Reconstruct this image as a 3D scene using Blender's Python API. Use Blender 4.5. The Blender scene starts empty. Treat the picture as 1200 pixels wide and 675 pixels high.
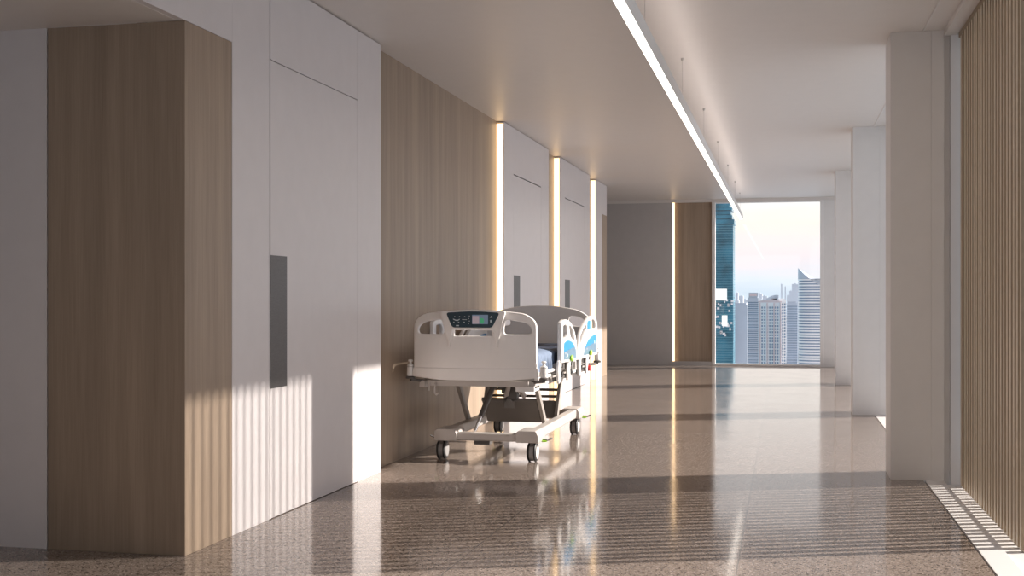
import bpy, bmesh, math, random
from mathutils import Vector, Matrix
random.seed(7)
C = bpy.context.scene
COL = C.collection

# ------------------------------------------------------------------ camera
F = 1388.0
YAW = math.atan(320 / F)
cam_d = bpy.data.cameras.new('camera')
cam = bpy.data.objects.new('camera', cam_d)
COL.objects.link(cam)
cam.location = (0, 0, 1.22)
cam.rotation_euler = (math.pi / 2, 0, YAW)
cam_d.sensor_fit = 'HORIZONTAL'
cam_d.sensor_width = 36.0
cam_d.lens = 36.0 * F / 1200
cam_d.shift_y = 11.5 / 1200
cam_d.clip_start = 0.05
cam_d.clip_end = 30000
C.camera = cam

# ------------------------------------------------------------------ light
C.view_settings.view_transform = 'Standard'
C.view_settings.look = 'None'
C.view_settings.gamma = 1.0
C.view_settings.use_curve_mapping = False
C.view_settings.exposure = 0.06

SUN_DIR = Vector((-1.0, -0.40, -0.538))
sun_d = bpy.data.lights.new('sun', 'SUN')
sun_d.energy = 9.3
sun_d.color = (1.0, 0.90, 0.81)
sun_d.angle = math.radians(1.0)
sun = bpy.data.objects.new('sun', sun_d)
COL.objects.link(sun)
sun.location = (30, 20, 25)
sun.rotation_euler = SUN_DIR.to_track_quat('-Z', 'Y').to_euler()

world = bpy.data.worlds.new('sky')
C.world = world
world.use_nodes = True
nt = world.node_tree
nt.nodes.clear()
n_out = nt.nodes.new('ShaderNodeOutputWorld')
n_bg = nt.nodes.new('ShaderNodeBackground')
n_bg.inputs['Strength'].default_value = 1.1
n_tc = nt.nodes.new('ShaderNodeTexCoord')
n_map = nt.nodes.new('ShaderNodeMapping')
n_map.inputs['Scale'].default_value = (7.0, 7.0, 60.0)
n_noise = nt.nodes.new('ShaderNodeTexNoise')
n_noise.inputs['Scale'].default_value = 1.0
n_noise.inputs['Detail'].default_value = 4.0
n_sep = nt.nodes.new('ShaderNodeSeparateXYZ')
n_ma = nt.nodes.new('ShaderNodeMath'); n_ma.operation = 'SUBTRACT'; n_ma.inputs[1].default_value = 0.5
n_mb = nt.nodes.new('ShaderNodeMath'); n_mb.operation = 'MULTIPLY'; n_mb.inputs[1].default_value = 0.045
n_mc = nt.nodes.new('ShaderNodeMath'); n_mc.operation = 'ADD'
n_ramp = nt.nodes.new('ShaderNodeValToRGB')
cr = n_ramp.color_ramp
SKY = [(0.0, (0.68, 0.77, 0.87)), (0.012, (0.80, 0.85, 0.92)), (0.03, (0.95, 0.85, 0.87)), (0.047, (0.98, 0.88, 0.86)),
       (0.062, (1.0, 0.92, 0.83)), (0.08, (1.0, 0.95, 0.91)), (0.25, (0.52, 0.48, 0.50)), (1.0, (0.34, 0.34, 0.41))]
cr.elements[0].position = SKY[0][0]; cr.elements[0].color = (*SKY[0][1], 1)
cr.elements[1].position = SKY[-1][0]; cr.elements[1].color = (*SKY[-1][1], 1)
for p, c in SKY[1:-1]:
    e = cr.elements.new(p); e.color = (*c, 1)
L = nt.links.new
L(n_tc.outputs['Generated'], n_map.inputs['Vector'])
L(n_map.outputs['Vector'], n_noise.inputs['Vector'])
L(n_tc.outputs['Generated'], n_sep.inputs['Vector'])
L(n_noise.outputs['Fac'], n_ma.inputs[0])
L(n_ma.outputs[0], n_mb.inputs[0])
L(n_sep.outputs['Z'], n_mc.inputs[0])
L(n_mb.outputs[0], n_mc.inputs[1])
L(n_mc.outputs[0], n_ramp.inputs['Fac'])
# broad brightening of the sky around the low sun
n_dot = nt.nodes.new('ShaderNodeVectorMath'); n_dot.operation = 'DOT_PRODUCT'
n_dot.inputs[1].default_value = tuple(-SUN_DIR.normalized())
n_pos = nt.nodes.new('ShaderNodeMath'); n_pos.operation = 'MAXIMUM'; n_pos.inputs[1].default_value = 0.0
n_pow = nt.nodes.new('ShaderNodeMath'); n_pow.operation = 'POWER'; n_pow.inputs[1].default_value = 3.0
n_glow = nt.nodes.new('ShaderNodeMix'); n_glow.data_type = 'RGBA'; n_glow.blend_type = 'ADD'
n_glow.inputs[7].default_value = (0.28, 0.25, 0.26, 1)
L(n_tc.outputs['Generated'], n_dot.inputs[0])
L(n_dot.outputs['Value'], n_pos.inputs[0])
L(n_pos.outputs[0], n_pow.inputs[0])
L(n_pow.outputs[0], n_glow.inputs['Factor'])
L(n_ramp.outputs['Color'], n_glow.inputs[6])
L(n_glow.outputs[2], n_bg.inputs['Color'])
L(n_bg.outputs['Background'], n_out.inputs['Surface'])

# ------------------------------------------------------------------ materials
def base_mat(name, color, rough=0.5, metal=0.0, spec=0.5):
    m = bpy.data.materials.new(name)
    m.use_nodes = True
    b = m.node_tree.nodes['Principled BSDF']
    b.inputs['Base Color'].default_value = (*color, 1)
    b.inputs['Roughness'].default_value = rough
    b.inputs['Metallic'].default_value = metal
    b.inputs['Specular IOR Level'].default_value = spec
    return m, m.node_tree, b

def noisy(name, color, rough=0.5, metal=0.0, scale=8.0, amount=0.06, bump=0.0, bump_scale=200.0, spec=0.5, stretch=(1, 1, 1)):
    """a plain colour with a faint cloudy variation and an optional fine bump"""
    m, t, b = base_mat(name, color, rough, metal, spec)
    tc = t.nodes.new('ShaderNodeTexCoord')
    mp = t.nodes.new('ShaderNodeMapping'); mp.inputs['Scale'].default_value = stretch
    no = t.nodes.new('ShaderNodeTexNoise'); no.inputs['Scale'].default_value = scale; no.inputs['Detail'].default_value = 3
    rp = t.nodes.new('ShaderNodeValToRGB')
    rp.color_ramp.elements[0].position = 0.3; rp.color_ramp.elements[1].position = 0.7
    rp.color_ramp.elements[0].color = (*[c * (1 - amount) for c in color], 1)
    rp.color_ramp.elements[1].color = (*[min(1, c * (1 + amount)) for c in color], 1)
    t.links.new(tc.outputs['Object'], mp.inputs['Vector'])
    t.links.new(mp.outputs['Vector'], no.inputs['Vector'])
    t.links.new(no.outputs['Fac'], rp.inputs['Fac'])
    t.links.new(rp.outputs['Color'], b.inputs['Base Color'])
    if bump:
        n2 = t.nodes.new('ShaderNodeTexNoise'); n2.inputs['Scale'].default_value = bump_scale
        bp = t.nodes.new('ShaderNodeBump'); bp.inputs['Strength'].default_value = bump; bp.inputs['Distance'].default_value = 0.002
        t.links.new(tc.outputs['Object'], n2.inputs['Vector'])
        t.links.new(n2.outputs['Fac'], bp.inputs['Height'])
        t.links.new(bp.outputs['Normal'], b.inputs['Normal'])
    return m

def wood(name, dark, light, rough=0.45):
    m, t, b = base_mat(name, light, rough)
    tc = t.nodes.new('ShaderNodeTexCoord')
    m1 = t.nodes.new('ShaderNodeMapping'); m1.inputs['Scale'].default_value = (14, 14, 0.5)
    n1 = t.nodes.new('ShaderNodeTexNoise'); n1.inputs['Scale'].default_value = 1.0; n1.inputs['Detail'].default_value = 6; n1.inputs['Roughness'].default_value = 0.6
    m2 = t.nodes.new('ShaderNodeMapping'); m2.inputs['Scale'].default_value = (130, 130, 3.0)
    n2 = t.nodes.new('ShaderNodeTexNoise'); n2.inputs['Scale'].default_value = 1.0; n2.inputs['Detail'].default_value = 3
    m3 = t.nodes.new('ShaderNodeMapping'); m3.inputs['Scale'].default_value = (2.4, 2.4, 0.15)
    n3 = t.nodes.new('ShaderNodeTexNoise'); n3.inputs['Scale'].default_value = 1.0; n3.inputs['Distortion'].default_value = 1.5
    for mm, nn in ((m1, n1), (m2, n2), (m3, n3)):
        t.links.new(tc.outputs['Object'], mm.inputs['Vector']); t.links.new(mm.outputs['Vector'], nn.inputs['Vector'])
    a1 = t.nodes.new('ShaderNodeMath'); a1.operation = 'MULTIPLY_ADD'; a1.inputs[1].default_value = 0.45
    a2 = t.nodes.new('ShaderNodeMath'); a2.operation = 'MULTIPLY_ADD'; a2.inputs[1].default_value = 0.30
    a3 = t.nodes.new('ShaderNodeMath'); a3.operation = 'MULTIPLY'; a3.inputs[1].default_value = 0.30
    t.links.new(n3.outputs['Fac'], a3.inputs[0])
    t.links.new(n2.outputs['Fac'], a2.inputs[0]); t.links.new(a3.outputs[0], a2.inputs[2])
    t.links.new(n1.outputs['Fac'], a1.inputs[0]); t.links.new(a2.outputs[0], a1.inputs[2])
    rp = t.nodes.new('ShaderNodeValToRGB')
    rp.color_ramp.elements[0].position = 0.36; rp.color_ramp.elements[0].color = (*dark, 1)
    rp.color_ramp.elements[1].position = 0.66; rp.color_ramp.elements[1].color = (*light, 1)
    t.links.new(a1.outputs[0], rp.inputs['Fac'])
    t.links.new(rp.outputs['Color'], b.inputs['Base Color'])
    bp = t.nodes.new('ShaderNodeBump'); bp.inputs['Strength'].default_value = 0.08; bp.inputs['Distance'].default_value = 0.002
    t.links.new(n2.outputs['Fac'], bp.inputs['Height']); t.links.new(bp.outputs['Normal'], b.inputs['Normal'])
    return m

def terrazzo():
    m, t, b = base_mat('terrazzo', (0.3, 0.25, 0.22), 0.13)
    tc = t.nodes.new('ShaderNodeTexCoord')
    v1 = t.nodes.new('ShaderNodeTexVoronoi'); v1.inputs['Scale'].default_value = 150
    v2 = t.nodes.new('ShaderNodeTexVoronoi'); v2.inputs['Scale'].default_value = 85
    for v in (v1, v2):
        t.links.new(tc.outputs['Object'], v.inputs['Vector'])
    s1 = t.nodes.new('ShaderNodeSeparateColor'); t.links.new(v1.outputs['Color'], s1.inputs['Color'])
    s2 = t.nodes.new('ShaderNodeSeparateColor'); t.links.new(v2.outputs['Color'], s2.inputs['Color'])
    r1 = t.nodes.new('ShaderNodeValToRGB'); r1.color_ramp.interpolation = 'CONSTANT'
    cols = [(0.0, (0.07, 0.054, 0.046)), (0.10, (0.215, 0.172, 0.147)), (0.45, (0.26, 0.21, 0.18)), (0.75, (0.31, 0.252, 0.219)), (0.93, (0.43, 0.36, 0.32))]
    e = r1.color_ramp.elements
    e[0].position, e[0].color = cols[0][0], (*cols[0][1], 1)
    e[1].position, e[1].color = cols[-1][0], (*cols[-1][1], 1)
    for p, c in cols[1:-1]:
        q = e.new(p); q.color = (*c, 1)
    t.links.new(s1.outputs['Red'], r1.inputs['Fac'])
    r2 = t.nodes.new('ShaderNodeValToRGB'); r2.color_ramp.interpolation = 'CONSTANT'
    f = r2.color_ramp.elements
    f[0].position, f[0].color = 0.0, (0.45, 0.42, 0.40, 1)
    f[1].position, f[1].color = 0.07, (1, 1, 1, 1)
    t.links.new(s2.outputs['Green'], r2.inputs['Fac'])
    mx = t.nodes.new('ShaderNodeMix'); mx.data_type = 'RGBA'; mx.blend_type = 'MULTIPLY'; mx.inputs['Factor'].default_value = 1.0
    t.links.new(r1.outputs['Color'], mx.inputs[6]); t.links.new(r2.outputs['Color'], mx.inputs[7])
    # joints running down the corridor, one every 1.262 m
    sp = t.nodes.new('ShaderNodeSeparateXYZ'); t.links.new(tc.outputs['Object'], sp.inputs['Vector'])
    ad = t.nodes.new('ShaderNodeMath'); ad.operation = 'ADD'; ad.inputs[1].default_value = 0.215 + 12.62
    dv = t.nodes.new('ShaderNodeMath'); dv.operation = 'DIVIDE'; dv.inputs[1].default_value = 1.262
    fr = t.nodes.new('ShaderNodeMath'); fr.operation = 'FRACT'
    lt = t.nodes.new('ShaderNodeMath'); lt.operation = 'LESS_THAN'; lt.inputs[1].default_value = 0.006
    t.links.new(sp.outputs['X'], ad.inputs[0]); t.links.new(ad.outputs[0], dv.inputs[0])
    t.links.new(dv.outputs[0], fr.inputs[0]); t.links.new(fr.outputs[0], lt.inputs[0])
    m2 = t.nodes.new('ShaderNodeMix'); m2.data_type = 'RGBA'
    t.links.new(lt.outputs[0], m2.inputs['Factor']); t.links.new(mx.outputs[2], m2.inputs[6])
    m2.inputs[7].default_value = (0.13, 0.11, 0.10, 1)
    t.links.new(m2.outputs[2], b.inputs['Base Color'])
    # polish varies a little from place to place
    no = t.nodes.new('ShaderNodeTexNoise'); no.inputs['Scale'].default_value = 2.5; no.inputs['Detail'].default_value = 4
    t.links.new(tc.outputs['Object'], no.inputs['Vector'])
    mr = t.nodes.new('ShaderNodeMapRange'); mr.inputs[1].default_value = 0.3; mr.inputs[2].default_value = 0.7
    mr.inputs[3].default_value = 0.07; mr.inputs[4].default_value = 0.12
    t.links.new(no.outputs['Fac'], mr.inputs[0]); t.links.new(mr.outputs[0], b.inputs['Roughness'])
    bp = t.nodes.new('ShaderNodeBump'); bp.inputs['Strength'].default_value = 0.006; bp.inputs['Distance'].default_value = 0.001
    t.links.new(s1.outputs['Red'], bp.inputs['Height']); t.links.new(bp.outputs['Normal'], b.inputs['Normal'])
    return m

def emitter(name, color, strength):
    m = bpy.data.materials.new(name); m.use_nodes = True
    t = m.node_tree; t.nodes.clear()
    o = t.nodes.new('ShaderNodeOutputMaterial'); e = t.nodes.new('ShaderNodeEmission')
    e.inputs['Color'].default_value = (*color, 1); e.inputs['Strength'].default_value = strength
    t.links.new(e.outputs[0], o.inputs['Surface'])
    return m

def pane_mat(name, tint, ior):
    m = bpy.data.materials.new(name); m.use_nodes = True
    t = m.node_tree; t.nodes.clear()
    o = t.nodes.new('ShaderNodeOutputMaterial'); mx = t.nodes.new('ShaderNodeMixShader')
    tr = t.nodes.new('ShaderNodeBsdfTransparent'); tr.inputs['Color'].default_value = (*tint, 1)
    gl = t.nodes.new('ShaderNodeBsdfGlossy'); gl.inputs['Roughness'].default_value = 0.0
    fr = t.nodes.new('ShaderNodeFresnel'); fr.inputs['IOR'].default_value = ior
    geo = t.nodes.new('ShaderNodeNewGeometry')
    inv = t.nodes.new('ShaderNodeMath'); inv.operation = 'SUBTRACT'; inv.inputs[0].default_value = 1.0
    mul = t.nodes.new('ShaderNodeMath'); mul.operation = 'MULTIPLY'
    t.links.new(geo.outputs['Backfacing'], inv.inputs[1])      # one reflection per pane, off its outer skin
    t.links.new(fr.outputs[0], mul.inputs[0]); t.links.new(inv.outputs[0], mul.inputs[1])
    t.links.new(mul.outputs[0], mx.inputs[0]); t.links.new(tr.outputs[0], mx.inputs[1]); t.links.new(gl.outputs[0], mx.inputs[2])
    t.links.new(mx.outputs[0], o.inputs['Surface'])
    return m

M = {}
M['white'] = noisy('white_lacquer', (0.75, 0.715, 0.725), 0.33, bump=0.10, bump_scale=160, amount=0.015)
M['white2'] = noisy('white_paint', (0.74, 0.72, 0.71), 0.5, amount=0.015)
M['grey_panel'] = noisy('grey_panel', (0.50, 0.48, 0.475), 0.42, amount=0.02)
M['ceiling'] = noisy('ceiling_paint', (0.72, 0.68, 0.655), 0.42, amount=0.01)
M['wood'] = wood('oak_veneer', (0.27, 0.203, 0.15), (0.42, 0.322, 0.24))
M['floor'] = terrazzo()
M['led'] = emitter('led_diffuser', (1.0, 0.67, 0.36), 2.9)
M['tube'] = emitter('pendant_diffuser', (1.0, 0.93, 0.84), 3.2)
M['added_glow'] = emitter('added_ceiling_glow', (1.0, 0.86, 0.78), 5.0)  # added emitter, imitates daylight bounced onto the ceiling
M['alu'] = noisy('satin_aluminium', (0.55, 0.52, 0.50), 0.35, 0.6, amount=0.03)
M['steel'] = noisy('dark_brushed_steel', (0.13, 0.125, 0.125), 0.42, 0.7, scale=30, amount=0.15, stretch=(1, 1, 12))
M['dark'] = noisy('dark_gap', (0.03, 0.028, 0.027), 0.8)
M['glass'] = pane_mat('clear_glass', (0.97, 0.98, 0.98), 1.35)
M['glass2'] = pane_mat('window_glass', (0.97, 0.985, 0.99), 1.55)
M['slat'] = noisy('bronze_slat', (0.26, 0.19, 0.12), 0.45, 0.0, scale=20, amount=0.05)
M['slat_face_lit'] = noisy('lightened_slat_face', (0.72, 0.62, 0.49), 0.4, 0.0, scale=20, amount=0.05)  # paler slat colour, light-dark contrast put into the paint
M['track'] = noisy('white_track', (0.78, 0.76, 0.75), 0.4, amount=0.02)
M['plastic'] = noisy('ivory_plastic', (0.90, 0.865, 0.845), 0.32, amount=0.012)
M['plastic2'] = noisy('white_plastic', (0.82, 0.80, 0.79), 0.3, amount=0.012)
M['frame'] = noisy('cream_steel', (0.52, 0.48, 0.455), 0.35, 0.0, amount=0.02)
M['leg'] = noisy('taupe_leg_steel', (0.36, 0.33, 0.305), 0.38, 0.0, amount=0.03)
M['graphite'] = noisy('graphite_steel', (0.12, 0.11, 0.105), 0.45, 0.2, amount=0.05)
M['black'] = noisy('black_rubber', (0.02, 0.02, 0.022), 0.5, amount=0.1)
M['tread'] = noisy('grey_rubber', (0.30, 0.29, 0.29), 0.55, amount=0.05)
M['cover'] = noisy('taupe_cover', (0.20, 0.185, 0.175), 0.5, amount=0.03)
M['panel'] = noisy('teal_keypad', (0.018, 0.045, 0.065), 0.3, amount=0.05)
M['icon'] = noisy('pale_icon', (0.62, 0.68, 0.70), 0.5)
M['screen_l'] = emitter('screen_left', (0.40, 0.31, 0.33), 0.7)
M['screen_r'] = emitter('screen_right', (0.16, 0.20, 0.26), 0.7)
M['screen_g'] = emitter('screen_green', (0.08, 0.34, 0.17), 0.7)
M['blue'] = noisy('blue_infill', (0.012, 0.27, 0.58), 0.3, amount=0.05)
M['blue2'] = noisy('slate_infill', (0.13, 0.23, 0.33), 0.3, amount=0.08)
M['green'] = noisy('lime_latch', (0.38, 0.72, 0.05), 0.35)
M['red'] = noisy('red_knob', (0.55, 0.02, 0.02), 0.35)
M['chrome'] = noisy('chrome', (0.75, 0.75, 0.76), 0.15, 1.0)
M['mattress'] = noisy('navy_cover', (0.03, 0.045, 0.085), 0.6, amount=0.1, bump=0.2)
M['blanket'] = noisy('blue_blanket', (0.17, 0.225, 0.33), 0.8, amount=0.06, bump=0.25, bump_scale=300)

# ------------------------------------------------------------------ helpers
class B:
    """collects shapes in world coordinates, then links them as ONE mesh object"""
    def __init__(s):
        s.bm = bmesh.new()
    def box(s, x0, x1, y0, y1, z0, z1):
        v = [s.bm.verts.new((x, y, z)) for x in (x0, x1) for y in (y0, y1) for z in (z0, z1)]
        for f in ((0, 1, 3, 2), (4, 6, 7, 5), (0, 4, 5, 1), (2, 3, 7, 6), (0, 2, 6, 4), (1, 5, 7, 3)):
            s.bm.faces.new([v[i] for i in f])
        return s
    def bar(s, p, q, w, h, up=(0, 0, 1)):
        p, q = Vector(p), Vector(q)
        d = (q - p).normalized()
        u = Vector(up)
        if abs(d.dot(u)) > 0.98: u = Vector((1, 0, 0))
        a = d.cross(u).normalized(); b = a.cross(d)
        v = [s.bm.verts.new(e + a * (w / 2 * i) + b * (h / 2 * j)) for e in (p, q) for i in (-1, 1) for j in (-1, 1)]
        for f in ((0, 1, 3, 2), (4, 6, 7, 5), (0, 4, 5, 1), (2, 3, 7, 6), (0, 2, 6, 4), (1, 5, 7, 3)):
            s.bm.faces.new([v[i] for i in f])
        return s
    def revolve(s, p, q, prof, n=20):
        """prof: (t along p->q in metres, radius)"""
        p, q = Vector(p), Vector(q)
        d = (q - p).normalized()
        a = d.orthogonal().normalized(); b = d.cross(a)
        rings = []
        for t, r in prof:
            rings.append([s.bm.verts.new(p + d * t + a * (r * math.cos(k * math.tau / n)) + b * (r * math.sin(k * math.tau / n))) for k in range(n)])
        for r0, r1 in zip(rings, rings[1:]):
            for k in range(n):
                s.bm.faces.new((r0[k], r0[(k + 1) % n], r1[(k + 1) % n], r1[k]))
        s.bm.faces.new(list(reversed(rings[0]))); s.bm.faces.new(rings[-1])
        return s
    def tube(s, p, q, r, n=14, r2=None):
        l = (Vector(q) - Vector(p)).length
        return s.revolve(p, q, [(0, r), (l, r if r2 is None else r2)], n)
    def path(s, pts, r, n=10):
        for a, b in zip(pts, pts[1:]): s.tube(a, b, r, n)
        for a in pts[1:-1]: s.ball(a, r, 8)
        return s
    def ball(s, c, r, n=12, sc=(1, 1, 1)):
        bmesh.ops.create_uvsphere(s.bm, u_segments=n, v_segments=max(6, n // 2), radius=1.0,
                                  matrix=Matrix.Translation(c) @ Matrix.Diagonal((r * sc[0], r * sc[1], r * sc[2], 1)))
        return s
    def plate(s, loops, t, fn, bevel=0.0, cuts=None):
        """a flat plate with holes: loops[0] is the outline, the rest are holes; fn maps (u, v, w) to the world"""
        cu = bpy.data.curves.new('tmp', 'CURVE'); cu.dimensions = '2D'; cu.fill_mode = 'BOTH'
        cu.extrude = max(0.0, t / 2 - bevel); cu.bevel_depth = bevel; cu.bevel_resolution = 1 if bevel else 0
        cu.offset = -bevel
        for lp in loops:
            sp = cu.splines.new('POLY'); sp.points.add(len(lp) - 1)
            for k, (u, v) in enumerate(lp): sp.points[k].co = (u, v, 0, 1)
            sp.use_cyclic_u = True
        ob = bpy.data.objects.new('tmp', cu); COL.objects.link(ob)
        dg = bpy.context.evaluated_depsgraph_get()
        me = bpy.data.meshes.new_from_object(ob.evaluated_get(dg))
        bpy.data.objects.remove(ob); bpy.data.curves.remove(cu)
        b2 = bmesh.new(); b2.from_mesh(me); bpy.data.meshes.remove(me)
        bmesh.ops.remove_doubles(b2, verts=b2.verts, dist=1e-5)
        for c in cuts or []:
            bmesh.ops.bisect_plane(b2, geom=b2.verts[:] + b2.edges[:] + b2.faces[:], plane_co=(c, 0, 0), plane_no=(1, 0, 0))
        for v in b2.verts: v.co = fn(*v.co)
        m2 = bpy.data.meshes.new('tmp'); b2.to_mesh(m2); b2.free()
        s.bm.from_mesh(m2); bpy.data.meshes.remove(m2)
        return s
    def build(s, name, mat, parent=None, origin=None, bevel=0.0, smooth=True, seg=2):
        bmesh.ops.recalc_face_normals(s.bm, faces=s.bm.faces)
        o0 = Vector(origin) if origin is not None else Vector((0, 0, 0))
        for v in s.bm.verts: v.co -= o0
        me = bpy.data.meshes.new(name)
        s.bm.to_mesh(me); s.bm.free()
        me.materials.append(M[mat] if isinstance(mat, str) else mat)
        if smooth:
            for p in me.polygons: p.use_smooth = True
            me.set_sharp_from_angle(angle=math.radians(38))
        o = bpy.data.objects.new(name, me); COL.objects.link(o)
        if parent is not None: o.parent = parent
        else: o.location = o0
        if bevel:
            md = o.modifiers.new('bevel', 'BEVEL'); md.width = bevel; md.segments = seg; md.limit_method = 'ANGLE'
            md.angle_limit = math.radians(40); md.harden_normals = True
        return o

def rnd(pts, r, n=5):
    """rounds the corners of a polygon; a point may carry its own radius as a third number"""
    out = []
    for i, p in enumerate(pts):
        rr = p[2] if len(p) > 2 else r
        a = Vector(pts[i - 1][:2]); b = Vector(p[:2]); c = Vector(pts[(i + 1) % len(pts)][:2])
        la, lc = (a - b).length, (c - b).length
        k = min(rr, la * 0.48, lc * 0.48)
        if k < 1e-4: out.append(tuple(b)); continue
        s, e = b + (a - b).normalized() * k, b + (c - b).normalized() * k
        for j in range(n + 1):
            t = j / n
            out.append(tuple(s * (1 - t) ** 2 + b * 2 * t * (1 - t) + e * t * t))
    return out

def tag(o, label=None, cat=None, group=None, kind=None):
    if label: o['label'] = label
    if cat: o['category'] = cat
    if group: o['group'] = group
    if kind: o['kind'] = kind
    return o
def struct(o): return tag(o, kind='structure')
def empty(name, loc, label=None, cat=None, group=None, kind=None):
    o = bpy.data.objects.new(name, None); COL.objects.link(o); o.location = loc
    o.empty_display_size = 0.1
    return tag(o, label, cat, group, kind)

# ------------------------------------------------------------------ the room
XL, H, YE = -2.76, 3.0, 21.6
struct(B().box(-7, 0.90, -3, YE + 0.3, -0.2, 0).build('floor', 'floor', smooth=False))
struct(B().box(-7, 1.03, -3, YE + 0.3, H, H + 0.2).build('ceiling', 'ceiling', smooth=False))
struct(B().box(-7.2, -2.80, -3, 5.1, 2.53, 2.64).build('ceiling_soffit', 'ceiling', smooth=False))
# left wall, from the camera down the corridor
struct(B().box(-2.96, XL, -3, 5.59, 2.531, 2.994).build('wall_left', 'white', smooth=False))            # fascia above the recess
struct(B().box(-3.49, XL, 5.10, 5.588, 0, 2.5297).build('wall_left.001', 'wood', smooth=False, bevel=0.002))   # oak pier
struct(B().box(-7, -3.495, 5.10, 5.4, 0, 2.54).build('wall_left.002', 'white', smooth=False))
struct(B().box(-2.96, XL, 5.592, 6.040, 0, 2.992).build('wall_left.003', 'white', smooth=False, bevel=0.0015))
struct(B().box(-2.96, XL, 6.045, 7.415, 2.533, 2.992).build('wall_left.004', 'white', smooth=False, bevel=0.0015))
struct(B().box(-2.96, XL, 7.419, 7.88, 0, 2.992).build('wall_left.005', 'white', smooth=False, bevel=0.0015))
struct(B().box(-3.0, -2.835, 7.88, 11.62, 0, 3.0).build('wall_left.006', 'wood', smooth=False))
struct(B().box(-3.0, -2.835, 13.93, 14.66, 0, 3.0).build('wall_left.007', 'wood', smooth=False))
struct(B().box(-3.0, -2.835, 17.0, 17.56, 0, 3.0).build('wall_left.008', 'wood', smooth=False))
def door_panel(y0, y1, d0, d1, dz, idx):
    """white wall bay with a flush door in it"""
    b = B()
    b.box(-2.96, XL, y0, d0 - 0.003, 0, 2.992)
    b.box(-2.96, XL, d1 + 0.003, y1, 0, 2.992)
    b.box(-2.96, XL, d0 - 0.003, d1 + 0.003, dz + 0.012, 2.992)
    struct(b.build('wall_left.%03d' % idx, 'white', smooth=False))
door_panel(11.61, 13.93, 12.05, 13.47, 2.50, 9)
door_panel(14.65, 17.0, 15.0, 16.52, 2.50, 10)
struct(B().box(-2.96, XL, 17.55, 18.155, 0, 2.992).box(-2.96, XL, 18.155, 18.67, 2.52, 2.992).build('wall_left.011', 'white', smooth=False))
struct(B().box(-3.49, XL, 18.157, 18.67, 0, 2.518).build('wall_left.012', 'wood', smooth=False))
struct(B().box(-3.2, -2.97, 5.42, 18.15, 0, 3.0).build('wall_left.013', 'dark', smooth=False))          # dark carcass seen in the joints
def door(n, y0, y1, z1, hy0, hy1):
    d = struct(B().box(-2.94, XL, y0, y1, 0.004, z1).build('door_%d' % n, 'white', smooth=False, bevel=0.001))
    h = B()
    h.box(XL - 0.03, XL + 0.003, hy0, hy1, 0.72, 1.455)
    o = h.build('door_handle', 'steel', d, smooth=False, bevel=0.001)
    o['label'] = 'dark brushed steel pull plate'
    return d
door(1, 6.044, 7.415, 2.528, 6.046, 6.27)
door(2, 12.05, 13.47, 2.50, 12.055, 12.34)
door(3, 15.0, 16.52, 2.50, 15.005, 15.35)
# outer left walls and the back, out of the photo
struct(B().box(-7.2, -7.0, -3, 5.4, 0, 2.53).build('wall_recess', 'white2', smooth=False))
struct(B().box(-7.2, -7.0, 18.2, YE + 0.3, 0, 3.0).build('wall_corridor', 'white2', smooth=False))
struct(B().box(-7, -3.49, 18.3, 18.67, 0, 3.0).build('wall_corridor.001', 'white2', smooth=False))
struct(B().box(-7.2, -6.6, -3.2, -3.0, 0, 3.0).box(-3.0, -2.0, -3.2, -3.0, 0, 3.0).box(0.6, 1.5, -3.2, -3.0, 0, 3.0).box(-2.0, 0.6, -3.2, -3.0, 2.9, 3.0).box(-6.6, -3.0, -3.2, -3.0, 2.5, 3.0).build('wall_back', 'white2', smooth=False))
wb = struct(B().box(-6.6, -6.54, -3.15, -3.05, 0, 2.5).box(-3.06, -3.0, -3.15, -3.05, 0, 2.5).box(-6.54, -3.06, -3.15, -3.05, 0, 0.06).box(-6.54, -3.06, -3.15, -3.05, 2.44, 2.5).build('window_1', 'track', smooth=False))  # unseen window, added to bring daylight to the near-left recess
wc = struct(B().box(-2.0, -1.94, -3.15, -3.05, 0, 2.9).box(0.54, 0.6, -3.15, -3.05, 0, 2.9).box(-1.94, 0.54, -3.15, -3.05, 0, 0.05).box(-1.94, 0.54, -3.15, -3.05, 2.85, 2.9).build('window_7', 'track', smooth=False))  # unseen window behind the camera, added to light the bed's footboard
B().box(-1.94, 0.54, -3.105, -3.095, 0.05, 2.85).build('glass', 'glass', wc, smooth=False)
B().box(-6.54, -3.06, -3.105, -3.095, 0.06, 2.44).build('glass', 'glass', wb, smooth=False)
# end wall
struct(B().box(-7, -1.995, YE, YE + 0.3, 0, 2.95).build('wall_end', 'grey_panel', smooth=False))
struct(B().box(-1.995, -1.285, YE + 0.05, YE + 0.3, 0, 2.95).build('wall_end.001', 'wood', smooth=False))
struct(B().box(0.665, 1.5, YE, YE + 0.3, 0, 3.0).build('wall_end.002', 'white2', smooth=False))
struct(B().box(-7, 1.03, YE - 0.01, YE + 0.3, 2.945, 3.0).build('trim_1', 'ceiling', smooth=False))
struct(B().box(-7, -1.29, YE - 0.012, YE, 0, 0.07).build('baseboard_end', 'grey_panel', smooth=False))

struct(B().box(0.90, 1.40, -3.2, 3.4, -0.2, 3.0).build('added_wall_right', 'white2', smooth=False))  # unseen solid wall, put in to keep daylight off the near end
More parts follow.
